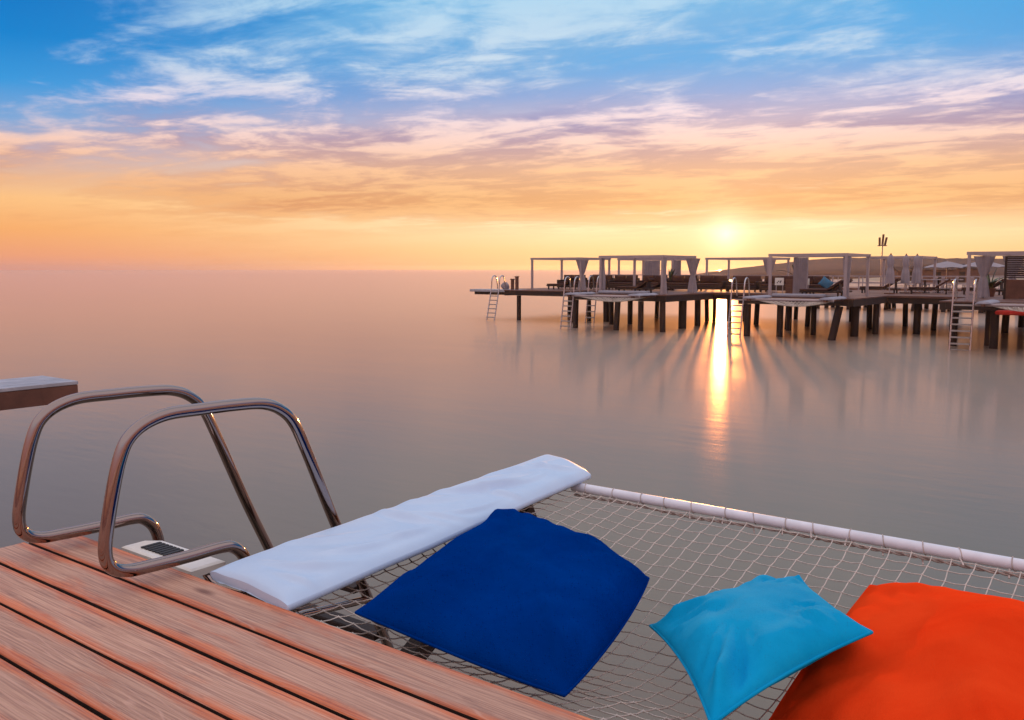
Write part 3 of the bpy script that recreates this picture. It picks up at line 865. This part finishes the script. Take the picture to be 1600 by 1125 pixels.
CB[2] = cabana('second cabana from the left, curtains hanging at its front posts', -25.0, -21.3, 41.0, 44.7, [(0, 0, 'free'), (1, 0, 'free'), (1, 1, 'tied')])
CB[3] = cabana('low backlit cabana just left of the sun glint', -24.0, -20.0, 52.2, 55.6, [(1, 0, 'tied')])
CB[4] = cabana('middle cabana right of the sun, with lounger and plant beneath', -15.6, -12.1, 41.0, 44.5, [(1, 0, 'free')], panels=[(-0.02, 0.19, 1)])
CB[5] = cabana('far cabana behind the closed parasols', -14.2, -11.4, 52.2, 55.6, [])
CB[6] = cabana('rightmost cabana with a brown louvred screen and crossed curtain', -7.1, -3.3, 41.0, 44.7, [(0, 1, 'tied'), (0.30, 1, 'tied')])
CB[7] = cabana('cabana seen through the second one from the left', -30.4, -26.4, 52.2, 55.6, [(1, 0, 'free')], panels=[(0.05, 0.35, 1), (0.60, 0.75, 1)])

# brown louvred screen standing on the right platform
sc_ = empty('louvred_screen', (-6.15, 43.6, ZP), 'brown screen with open louvres inside the rightmost cabana', 'screen')
for x in (0, 1.42): MB().box(x, x+0.09, 0, 0.08, 0, 1.86).build('post', 'dark_timber', sc_)
MB().box(0.093, 1.417, 0.01, 0.06, 0.02, 0.85).build('panel', 'beam_timber', sc_)
for k in range(10):
    MB().bar((0.093, 0.04, 0.93+0.092*k), (1.417, 0.04, 0.93+0.092*k), 0.075, 0.014, up=(0, 0.5, 1)).build('slat', 'dark_timber', sc_)
MB().box(0.093, 1.417, 0.0, 0.08, 1.80, 1.86).build('top_bar', 'dark_timber', sc_)

# hammock nets in front of the platforms ----------------------------------
def far_hammock(label, x0, x1, y0, y1, pad_mat='mattress', extra=None):
    e = empty('net_hammock', (x0, y0, ZP), label, 'hammock', 'net hammocks in front of the pier platforms')
    W_, D2 = x1-x0, y1-y0
    MB().tube([(-0.3, 0, -0.05), (W_+0.3, 0, -0.05)], 0.055, 10).build('pole', 'white_paint', e)
    for x in (0, W_): MB().bar((x, -0.25, -0.06), (x, D2, -0.06), 0.12, 0.09).build('side_beam', 'beam_timber', e)
    m = MB(); nx_, ny_ = 20, 14
    P = {}
    for i in range(nx_+1):
        for j in range(ny_+1):
            a, b_ = i/nx_, j/ny_
            P[i, j] = Vector((0.1+(W_-0.2)*a, 0.05+(D2-0.1)*b_, -0.06-0.30*math.sin(math.pi*a)**0.7*math.sin(math.pi*b_)**0.7))
    for i in range(nx_+1): m.tube([P[i, j] for j in range(ny_+1)], 0.012, 4, cap=False)
    for j in range(ny_+1): m.tube([P[i, j] for i in range(nx_+1)], 0.012, 4, cap=False)
    m.build('net', 'rope', e)
    for x in (0, W_):
        pd = MB(); k_ = 10; vs = []
        for i in range(k_+1):
            y = -0.25+(D2+0.1)*i/k_
            for a in range(9):
                an = math.pi*a/8
                vs.append((x-0.26*math.cos(an), y, -0.012+0.11*math.sin(an)+0.01*math.sin(i*2.1)))
        fs = []
        for i in range(k_):
            for a in range(9): fs.append((i*9+a, (i+1)*9+a, (i+1)*9+(a+1) % 9, i*9+(a+1) % 9))
        fs += [tuple(range(9)), tuple(reversed(range(k_*9, k_*9+9)))]
        pd.add(vs, fs, True); pd.build('side_pad', pad_mat, e)
    return e
far_hammock('net hammock with pale side pads in front of the second cabana', -25.0, -21.3, 38.1, 40.25)
far_hammock('net hammock with pale side pads in front of the middle cabana', -15.4, -12.0, 38.1, 40.25)
far_hammock('net hammock with pale pads in front of the rightmost cabana', -5.9, -2.4, 37.4, 39.55)
def flat_mattress(label, x, y, L_, W_, mat, z=ZP):
    m = MB(); m.box(0, L_, 0, W_, 0, 0.16, 0.045)
    return tag(m.build('mattress', mat, None, (x, y, z+0.004)), label, 'mattress')
rc = flat_mattress('red cloth bundle lying in the net before the rightmost cabana', -5.6, 38.0, 2.2, 0.7, 'red_cloth', ZP-0.44)
rc.name = 'cloth_bundle'; rc['category'] = 'cloth'
flat_mattress('grey mattress laid on the second platform beside its cabana', -24.8, 40.4, 2.9, 0.45, 'mattress')
flat_mattress('grey mattress laid on the middle platform beside its cabana', -15.3, 40.4, 2.4, 0.45, 'mattress')

# ladders -----------------------------------------------------------------
def far_ladder(label, x, y, lean=0.55, wd=0.62, rungs=8, depth=2.6):
    e = empty('swim_ladder', (x, y, ZP), label, 'ladder', 'swim ladders on the far pier')
    pr = [(0.55, 0.03), (0.50, 0.45), (0.40, 0.80), (0.20, 0.88), (0.02, 0.78), (-0.06, 0.5), (-0.12, 0.0), (-lean, -depth)]
    for a in (0, wd):
        MB().tube(smooth_path([(a, yy, zz) for yy, zz in pr], 4), 0.038, 8).build('handrail', 'far_metal', e)
    for k in range(rungs):
        t = (k+0.5)/rungs
        MB().box(0.03, wd-0.03, -0.12-(lean-0.12)*t-0.05, -0.12-(lean-0.12)*t+0.05, -depth*0.82*t-0.03, -depth*0.82*t+0.03).build('rung', 'rung_grey', e)
    return e
far_ladder('ladder at the left tip of the far pier by the diving plank', -35.1, 44.35, 0.75)
far_ladder('ladder below the second platform, left of its net', -26.45, 39.75)
far_ladder('ladder right beside the sun glint on the water', -16.95, 39.75)
far_ladder('tall ladder at the right edge below the rightmost cabana', -7.25, 39.0, 0.45, 0.75, 9, 2.8)
e = far_ladder('small ladder half hidden behind the second platform', -28.6, 45.6, 0.5, 0.6, 6)

# sunbeds and daybeds -------------------------------------------------------
def daybed():
    e = empty('daybed', (0, 0, 0), 'x', 'daybed', 'row of wicker daybeds along the pier')
    MB().box(0, 1.78, 0, 0.95, 0.10, 0.34, 0.02).build('base', 'wicker', e)
    for a, b_ in ((0.04, 0.04), (1.66, 0.04), (0.04, 0.83), (1.66, 0.83)):
        MB().box(a, a+0.08, b_, b_+0.08, 0, 0.098).build('leg', 'wicker', e)
    MB().box(0.03, 1.75, 0.03, 0.78, 0.343, 0.47, 0.04).build('seat_cushion', 'cushion_brown', e)
    MB().box(0, 1.78, 0.80, 0.95, 0.343, 0.74, 0.03).build('backrest', 'wicker', e)
    for k in range(2):
        m = MB(); nn = 10; vs = []; fs = []
        for i in range(nn+1):
            for j in range(nn+1):
                s, t = -1+2*i/nn, -1+2*j/nn; ee = max(0, (1-s**4)*(1-t**4))**0.5
                vs.append((0.46+0.86*k+s*0.42, 0.77-0.10*ee, 0.70+t*0.22))
        n1 = len(vs)
        vs += [(x, 0.785, z) for x, y, z in vs]
        for i in range(nn):
            for j in range(nn):
                a = i*(nn+1)+j; q_ = (a, a+nn+1, a+nn+2, a+1)
                fs.append(q_); fs.append(tuple(n1+x for x in reversed(q_)))
        m.add(vs, fs, True); m.build('back_cushion', 'cushion_brown', e)
    for a in (-0.02, 1.68): MB().box(a, a+0.12, 0.02, 0.79, 0.343, 0.60, 0.02).build('armrest', 'wicker', e)
    return e
db = daybed()
ordn = ['first', 'second', 'third', 'fourth', 'fifth', 'sixth', 'seventh', 'eighth', 'ninth', 'tenth', 'eleventh', 'twelfth']
for k in range(9):
    o = db if k == 0 else copy_tree(db)
    o.location = (-33.0+1.98*k, 48.6+0.12*math.sin(k*2.2), ZP+0.003); o.rotation_euler.z = 0.04*math.sin(k*3.1)
    o['label'] = 'dark wicker daybed, %s from the left end of the pier row' % ordn[k]
def lounger(label, x, y, rz, mat='cushion_brown'):
    e = empty('sun_lounger', (x, y, ZP), label, 'lounger', 'sun loungers under the cabanas', rz)
    MB().box(0, 1.95, 0, 0.70, 0.20, 0.28, 0.015).build('frame', 'wicker', e)
    for a in (0.1, 1.75):
        for b_ in (0.03, 0.60): MB().box(a, a+0.07, b_, b_+0.07, 0, 0.198).build('leg', 'wicker', e)
    MB().box(0.0, 1.28, 0.02, 0.68, 0.283, 0.37, 0.03).build('mattress', mat, e)
    MB().bar((1.28, 0.35, 0.34), (1.95, 0.35, 0.78), 0.66, 0.09).build('backrest', mat, e)
    MB().bar((1.80, 0.35, 0.283), (1.78, 0.35, 0.62), 0.40, 0.03).build('back_prop', 'wicker', e)
    return e
lounger('lounger with raised back under the second cabana', -24.6, 42.0, 0.0)
lounger('rear lounger with raised back under the second cabana', -24.5, 43.6, 0.05)
lounger('front lounger with raised back under the middle cabana', -14.4, 41.6, 0.0)
lounger('rear lounger with raised back under the middle cabana', -14.5, 43.0, 0.05)
lounger('lounger under the leftmost cabana', -32.6, 46.8, 0.0)
lounger('lounger under the rightmost cabana at the picture edge', -4.6, 41.6, 0.1)
for k, (x, y) in enumerate(((-14.0, 50.0), (-11.4, 49.6), (-9.0, 50.2), (-6.6, 50.0))):
    lounger('lounger on the open pier, %s right of the middle cabana' % ordn[k], x, y, 0.2*math.sin(k*2))

# teal cushion on the rear lounger, brown box planter, boards ------------------
def small_pillow(label, mat, loc, rot):
    m = MB(); nn = 12; vs = []; fs = []
    for i in range(nn+1):
        for j in range(nn+1):
            s, t = -1+2*i/nn, -1+2*j/nn; e_ = max(0, (1-s*s)*(1-t*t))**0.5
            vs.append((s*0.30*(1-0.1*(1-t*t)), t*0.24*(1-0.1*(1-s*s)), 0.10*e_))
    n1 = len(vs); vs += [(x, y, -z) for x, y, z in vs]
    for i in range(nn):
        for j in range(nn):
            a = i*(nn+1)+j; q_ = (a, a+nn+1, a+nn+2, a+1)
            fs.append(q_); fs.append(tuple(n1+x for x in reversed(q_)))
    m.add(vs, fs, True); o = m.build('cushion', mat, None, loc); o.rotation_euler = rot
    return tag(o, label, 'cushion')
small_pillow('teal cushion standing on the rear lounger of the middle cabana', 'teal_cloth', (-13.7, 43.3, ZP+0.62), (R(80), R(35), R(10)))
small_pillow('blue cushion beside the louvred screen at the right edge', 'teal_cloth', (-4.35, 43.2, ZP+0.66), (R(80), R(20), R(10)))

def signboard(label, x, y, z, W_, H_, ink):
    e = empty('sign_board', (x, y, z), label, 'sign')
    MB().box(-W_/2, W_/2, 0, 0.03, 0, H_, 0.004).build('board', 'sign_white', e)
    for (a0, a1, b0, b1) in ink:
        MB().box(-W_/2+a0*W_, -W_/2+a1*W_, -0.006, -0.001, b0*H_, b1*H_).build('ink_mark', 'sign_ink', e)
    for a in (-W_/2+0.04, W_/2-0.08): MB().box(a, a+0.04, 0.032, 0.07, -0.42, H_).build('leg', 'white_paint', e)
    return e
signboard('square white sign with dark scribbled marks behind the middle cabana', along(1216, 47.0), 47.0, ZP+0.43, 0.48, 0.40,
          [(.22, .36, .28, .42), (.34, .48, .46, .60), (.56, .68, .30, .62), (.66, .80, .52, .62)])
signboard('small blank white sign beside the brown planter box', along(1259, 47.3), 47.3, ZP+0.46, 0.26, 0.34, [])

bx_ = empty('planter_box', (along(1226, 46.4), 46.4, ZP), 'tall brown wooden planter box behind the middle cabana', 'planter')
for k in range(5):
    MB().box(0, 0.9, 0, 0.05, 0.16*k, 0.16*k+0.15).build('board', 'beam_timber', bx_)
    MB().box(0, 0.9, 0.55, 0.60, 0.16*k, 0.16*k+0.15).build('board', 'beam_timber', bx_)
for x in (0.0, 0.85): MB().box(x, x+0.05, 0.052, 0.548, 0, 0.78).build('end_panel', 'beam_timber', bx_)
MB().box(0.052, 0.848, 0.052, 0.548, 0.62, 0.70).build('soil', 'dark_timber', bx_)

def plant(label, x, y, z, n, L_, seed, spread=1.0, pot=True):
    e = empty('potted_plant' if pot else 'leafy_plant', (x, y, z), label, 'plant')
    r_ = random.Random(seed)
    base_z = 0.0
    if pot:
        m = MB(); k_ = 14; vs = []; fs = []
        for zz, rr in ((0, 0.16), (0.36, 0.24), (0.40, 0.25), (0.40, 0.21), (0.34, 0.20)):
            vs += [(rr*math.cos(2*math.pi*k/k_), rr*math.sin(2*math.pi*k/k_), zz) for k in range(k_)]
        for q_ in range(4):
            for k in range(k_): fs.append((q_*k_+k, q_*k_+(k+1) % k_, (q_+1)*k_+(k+1) % k_, (q_+1)*k_+k))
        fs.append(tuple(reversed(range(k_)))); fs.append(tuple(range(4*k_, 5*k_)))
        m.add(vs, fs); m.build('pot', 'pot', e); base_z = 0.34
    for k in range(n):
        a = 2*math.pi*k/n+r_.uniform(-.3, .3); tilt = r_.uniform(0.15, 0.95)*spread; ln = L_*r_.uniform(0.7, 1.1)
        m = MB(); vs = []; fs = []; seg = 7
        for i in range(seg+1):
            t = i/seg; bend = tilt*(0.4+0.9*t)
            rr = ln*t*math.sin(bend); zz = base_z+ln*t*math.cos(bend)
            wd = 0.075*math.sin(math.pi*min(1, 0.12+t*0.88))**0.7
            cx_, cy_ = rr*math.cos(a), rr*math.sin(a); px_, py_ = -math.sin(a)*wd, math.cos(a)*wd
            vs += [(cx_-px_, cy_-py_, zz), (cx_, cy_, zz-0.02), (cx_+px_, cy_+py_, zz)]
        for i in range(seg):
            for q_ in range(2): fs.append((i*3+q_, i*3+q_+1, (i+1)*3+q_+1, (i+1)*3+q_))
        m.add(vs, fs, True); m.build('leaf', 'leaf', e)
    return e
plant('spiky plant with splayed leaves growing from the planter box', along(1226, 46.4)+0.45, 46.7, ZP+0.70, 9, 1.15, 4, 1.05, pot=False)
plant('small agave in a pot behind the second cabana', along(1046, 50.0), 50.0, ZP, 8, 1.2, 9, 1.0)
plant('potted agave behind the louvred screen', -7.2, 47.2, ZP, 9, 1.25, 12, 1.1)

# dark mooring posts and bundle at the left end
for k, (x, h_) in enumerate(((-33.9, 0.62), (-33.55, 0.78))):
    e = empty('mooring_post', (x, 44.9, ZP), 'short dark red mooring post at the left pier end, %s' % ('lower one' if k == 0 else 'taller one'), 'post', 'mooring posts at the pier end')
    MB().box(-0.08, 0.08, -0.08, 0.08, 0, h_, 0.01).build('shaft', 'beam_timber', e)
    MB().box(-0.11, 0.11, -0.11, 0.11, h_+0.002, h_+0.08, 0.02).build('cap', 'beam_timber', e)
m = MB(); vs = []; fs = []
for i in range(9):
    for k in range(14):
        a = 2*math.pi*k/14; t = i/8; rr = 0.26*math.sin(math.pi*min(1, 0.15+t*0.85))**0.6*(1+0.18*math.sin(a*3+t*4))
        vs.append((rr*math.cos(a), rr*math.sin(a), 0.5*t))
for i in range(8):
    for k in range(14): fs.append((i*14+k, i*14+(k+1) % 14, (i+1)*14+(k+1) % 14, (i+1)*14+k))
fs += [tuple(reversed(range(14))), tuple(range(112, 126))]
m.add(vs, fs, True)
tag(m.build('towel_bundle', 'sail', None, (-34.7, 45.2, ZP+0.004)), 'pale towel bundle heaped by the mooring posts', 'towel')

# parasols -------------------------------------------------------------------
def closed_parasol(label, x, y, h_=1.98):
    e = empty('closed_parasol', (x, y, ZP), label, 'parasol', 'closed parasols on the pier')
    MB().tube([(0, 0, 0.06), (0, 0, h_)], 0.03, 8).build('pole', 'white_paint', e)
    MB().tube([(0, 0, 0), (0, 0, 0.06)], 0.26, 14).build('base', 'pot', e)
    m = MB(); n = 24; rows = 12; vs = []; fs = []
    for i in range(rows+1):
        t = i/rows
        r_ = (0.135+0.08*(1-t))*(1 if t < 0.9 else 0.55+4.5*(1-t)) 
        r_ -= 0.05*math.exp(-((t-0.55)/0.08)**2)
        for k in range(n):
            a = 2*math.pi*k/n
            vs.append((r_*(1+0.2*math.sin(8*a+x))*math.cos(a), r_*(1+0.2*math.sin(8*a+x))*math.sin(a), 0.55+(h_-0.5)*t))
    for i in range(rows):
        for k in range(n): fs.append((i*n+k, i*n+(k+1) % n, (i+1)*n+(k+1) % n, (i+1)*n+k))
    fs.append(tuple(range(rows*n, rows*n+n)))
    m.add(vs, fs, True); cv = m.build('canopy', 'sail', e)
    MB().tube([(0, 0, h_+0.05), (0, 0, h_+0.15)], [0.06, 0.02], 8).build('finial', 'pot', cv)
    return e
closed_parasol('closed parasol nearest the tall lamp on the pier', along(1388, 49.0), 49.0)
closed_parasol('closed parasol standing between two others on the pier', along(1412, 50.9), 50.9)
closed_parasol('rightmost closed parasol on the pier', along(1429, 51.6), 51.6)
def open_parasol(label, x, y, z, h_=2.5, r_=1.7):
    e = empty('open_parasol', (x, y, z), label, 'parasol', 'open parasols behind the pier')
    MB().tube([(0, 0, 0), (0, 0, h_+0.15)], 0.035, 8).build('pole', 'white_paint', e)
    m = MB(); n = 32; vs = [(0, 0, h_+0.08)]; fs = []
    for i in range(1, 6):
        t = i/5
        for k in range(n):
            a = 2*math.pi*k/n; sc2 = 1-0.06*abs(math.sin(4*a))*t
            vs.append((r_*t*sc2*math.cos(a), r_*t*sc2*math.sin(a), h_+0.08-0.50*t**1.15+0.05*abs(math.sin(4*a))*t))
    for k in range(n): fs.append((0, 1+k, 1+(k+1) % n))
    for i in range(4):
        for k in range(n): fs.append((1+i*n+k, 1+(i+1)*n+k, 1+(i+1)*n+(k+1) % n, 1+i*n+(k+1) % n))
    m.add(vs, fs, True)
    m.build('canopy', 'sail', e)
    for k in range(8):
        a = math.pi/4*k
        MB().tube([(0.03*math.cos(a), 0.03*math.sin(a), h_-0.02), (r_*0.93*math.cos(a), r_*0.93*math.sin(a), h_-0.44)], 0.014, 5).build('rib', 'white_paint', e)
    return e
open_parasol('open white parasol behind the pier between closed parasols and right cabana', along(1476, 74.6), 74.6, 1.722, 2.0, 1.75)
open_parasol('open white parasol partly behind the left post of the rightmost cabana', along(1532, 74.9), 74.9, 1.722, 2.05, 1.75)

# cafe tables and chairs on the open pier
def chair(label, x, y, rz):
    e = empty('cafe_chair', (x, y, ZP), label, 'chair', 'pale cafe chairs on the open pier', rz)
    MB().box(-0.22, 0.22, -0.22, 0.22, 0.42, 0.46, 0.01).build('seat', 'white_paint', e)
    for a in (-0.20, 0.16):
        for b_ in (-0.20, 0.16): MB().box(a, a+0.04, b_, b_+0.04, 0, 0.419).build('leg', 'white_paint', e)
    for k in range(4): MB().box(-0.20+0.12*k, -0.16+0.12*k, 0.19, 0.215, 0.461, 0.80).build('back_slat', 'white_paint', e)
    MB().box(-0.22, 0.22, 0.185, 0.22, 0.801, 0.88, 0.008).build('top_rail', 'white_paint', e)
    return e
def table(label, x, y):
    e = empty('cafe_table', (x, y, ZP), label, 'table', 'cafe tables on the open pier')
    MB().box(-0.42, 0.42, -0.42, 0.42, 0.70, 0.745, 0.012).build('table_top', 'white_paint', e)
    MB().tube([(0, 0, 0.03), (0, 0, 0.699)], 0.045, 10).build('column', 'dark_timber', e)
    MB().tube([(0, 0, 0), (0, 0, 0.03)], 0.26, 14).build('foot', 'dark_timber', e)
    return e
for k, px in enumerate((1443, 1464, 1487)):
    y = 52.4+0.5*k; x = along(px, y)
    table('pale cafe table on the open pier, %s right of the closed parasols' % ordn[k], x, y)
    chair('cafe chair left of the %s cafe table' % ordn[k], x-0.72, y+0.05, R(80))
    chair('cafe chair right of the %s cafe table' % ordn[k], x+0.72, y-0.05, R(-95))

# tall flood lamp behind the middle cabana
lp = empty('flood_lamp', (along(1374, 62.0), 62.0, 0), 'tall pole with a cluster of floodlights behind the middle cabana', 'lamp')
MB().tube([(0, 0, -1), (0, 0, 4.9)], [0.07, 0.05], 8).build('pole', 'far_metal', lp)
for k, (x, a) in enumerate(((-0.17, 0.15), (0.0, 0.0), (0.15, -0.1))):
    MB().bar((x, 0, 4.72), (x*1.4+0.05, 0, 5.3+0.2*(k == 1)), 0.085, 0.12).build('floodlight', 'beam_timber', lp)
MB().bar((-0.3, 0, 4.75), (0.3, 0, 4.75), 0.06).build('crossbar', 'far_metal', lp)

# sandy-coloured huts and rails on the beach side
for k, (px, d, w_, h_) in enumerate(((1462, 150, 5, 2.2), (1500, 170, 6, 2.4), (1420, 190, 5, 2.0))):
    p = cam_xy(px, d)
    e = empty('beach_hut', (p.x, p.y, 0.9), ['low beach hut behind the open parasol', 'low beach hut just left of the rightmost cabana', 'low beach hut behind the closed parasols'][k], 'hut', None, YAW)
    MB().box(-w_/2, w_/2, 0, 3, 0, h_).build('wall', 'pier_deck', e)
    m = MB(); m.add([(-w_/2-.3, -.3, h_), (w_/2+.3, -.3, h_), (w_/2+.3, 3.3, h_), (-w_/2-.3, 3.3, h_), (-w_/2-.3, 1.5, h_+.8), (w_/2+.3, 1.5, h_+.8)],
                    [(0,3,2,1), (0,1,5,4), (2,3,4,5), (0,4,3), (1,2,5)]); m.build('roof', 'hill_scrub', e)
    MB().box(-0.5, 0.5, -0.06, -0.005, 0.02, 1.9).build('door', 'dark_timber', e)

# ------------------------------------------------------------------ sea haze
m_ = bpy.data.materials.new('haze_air'); m_.use_nodes = True
N = NT(m_.node_tree); N.n.clear()
pv = N.node('ShaderNodeVolumePrincipled')
pv.inputs['Color'].default_value = (0.95, 0.90, 0.86, 1); pv.inputs['Density'].default_value = 0.00014; pv.inputs['Anisotropy'].default_value = 0.70
o_ = N.node('ShaderNodeOutputMaterial'); N.l.new(pv.outputs[0], o_.inputs['Volume'])
hz = MB().box(-S-60, S+60, -S-60, S+60, -4.0, 14.5).build('haze', m_)
hz['kind'] = 'stuff'
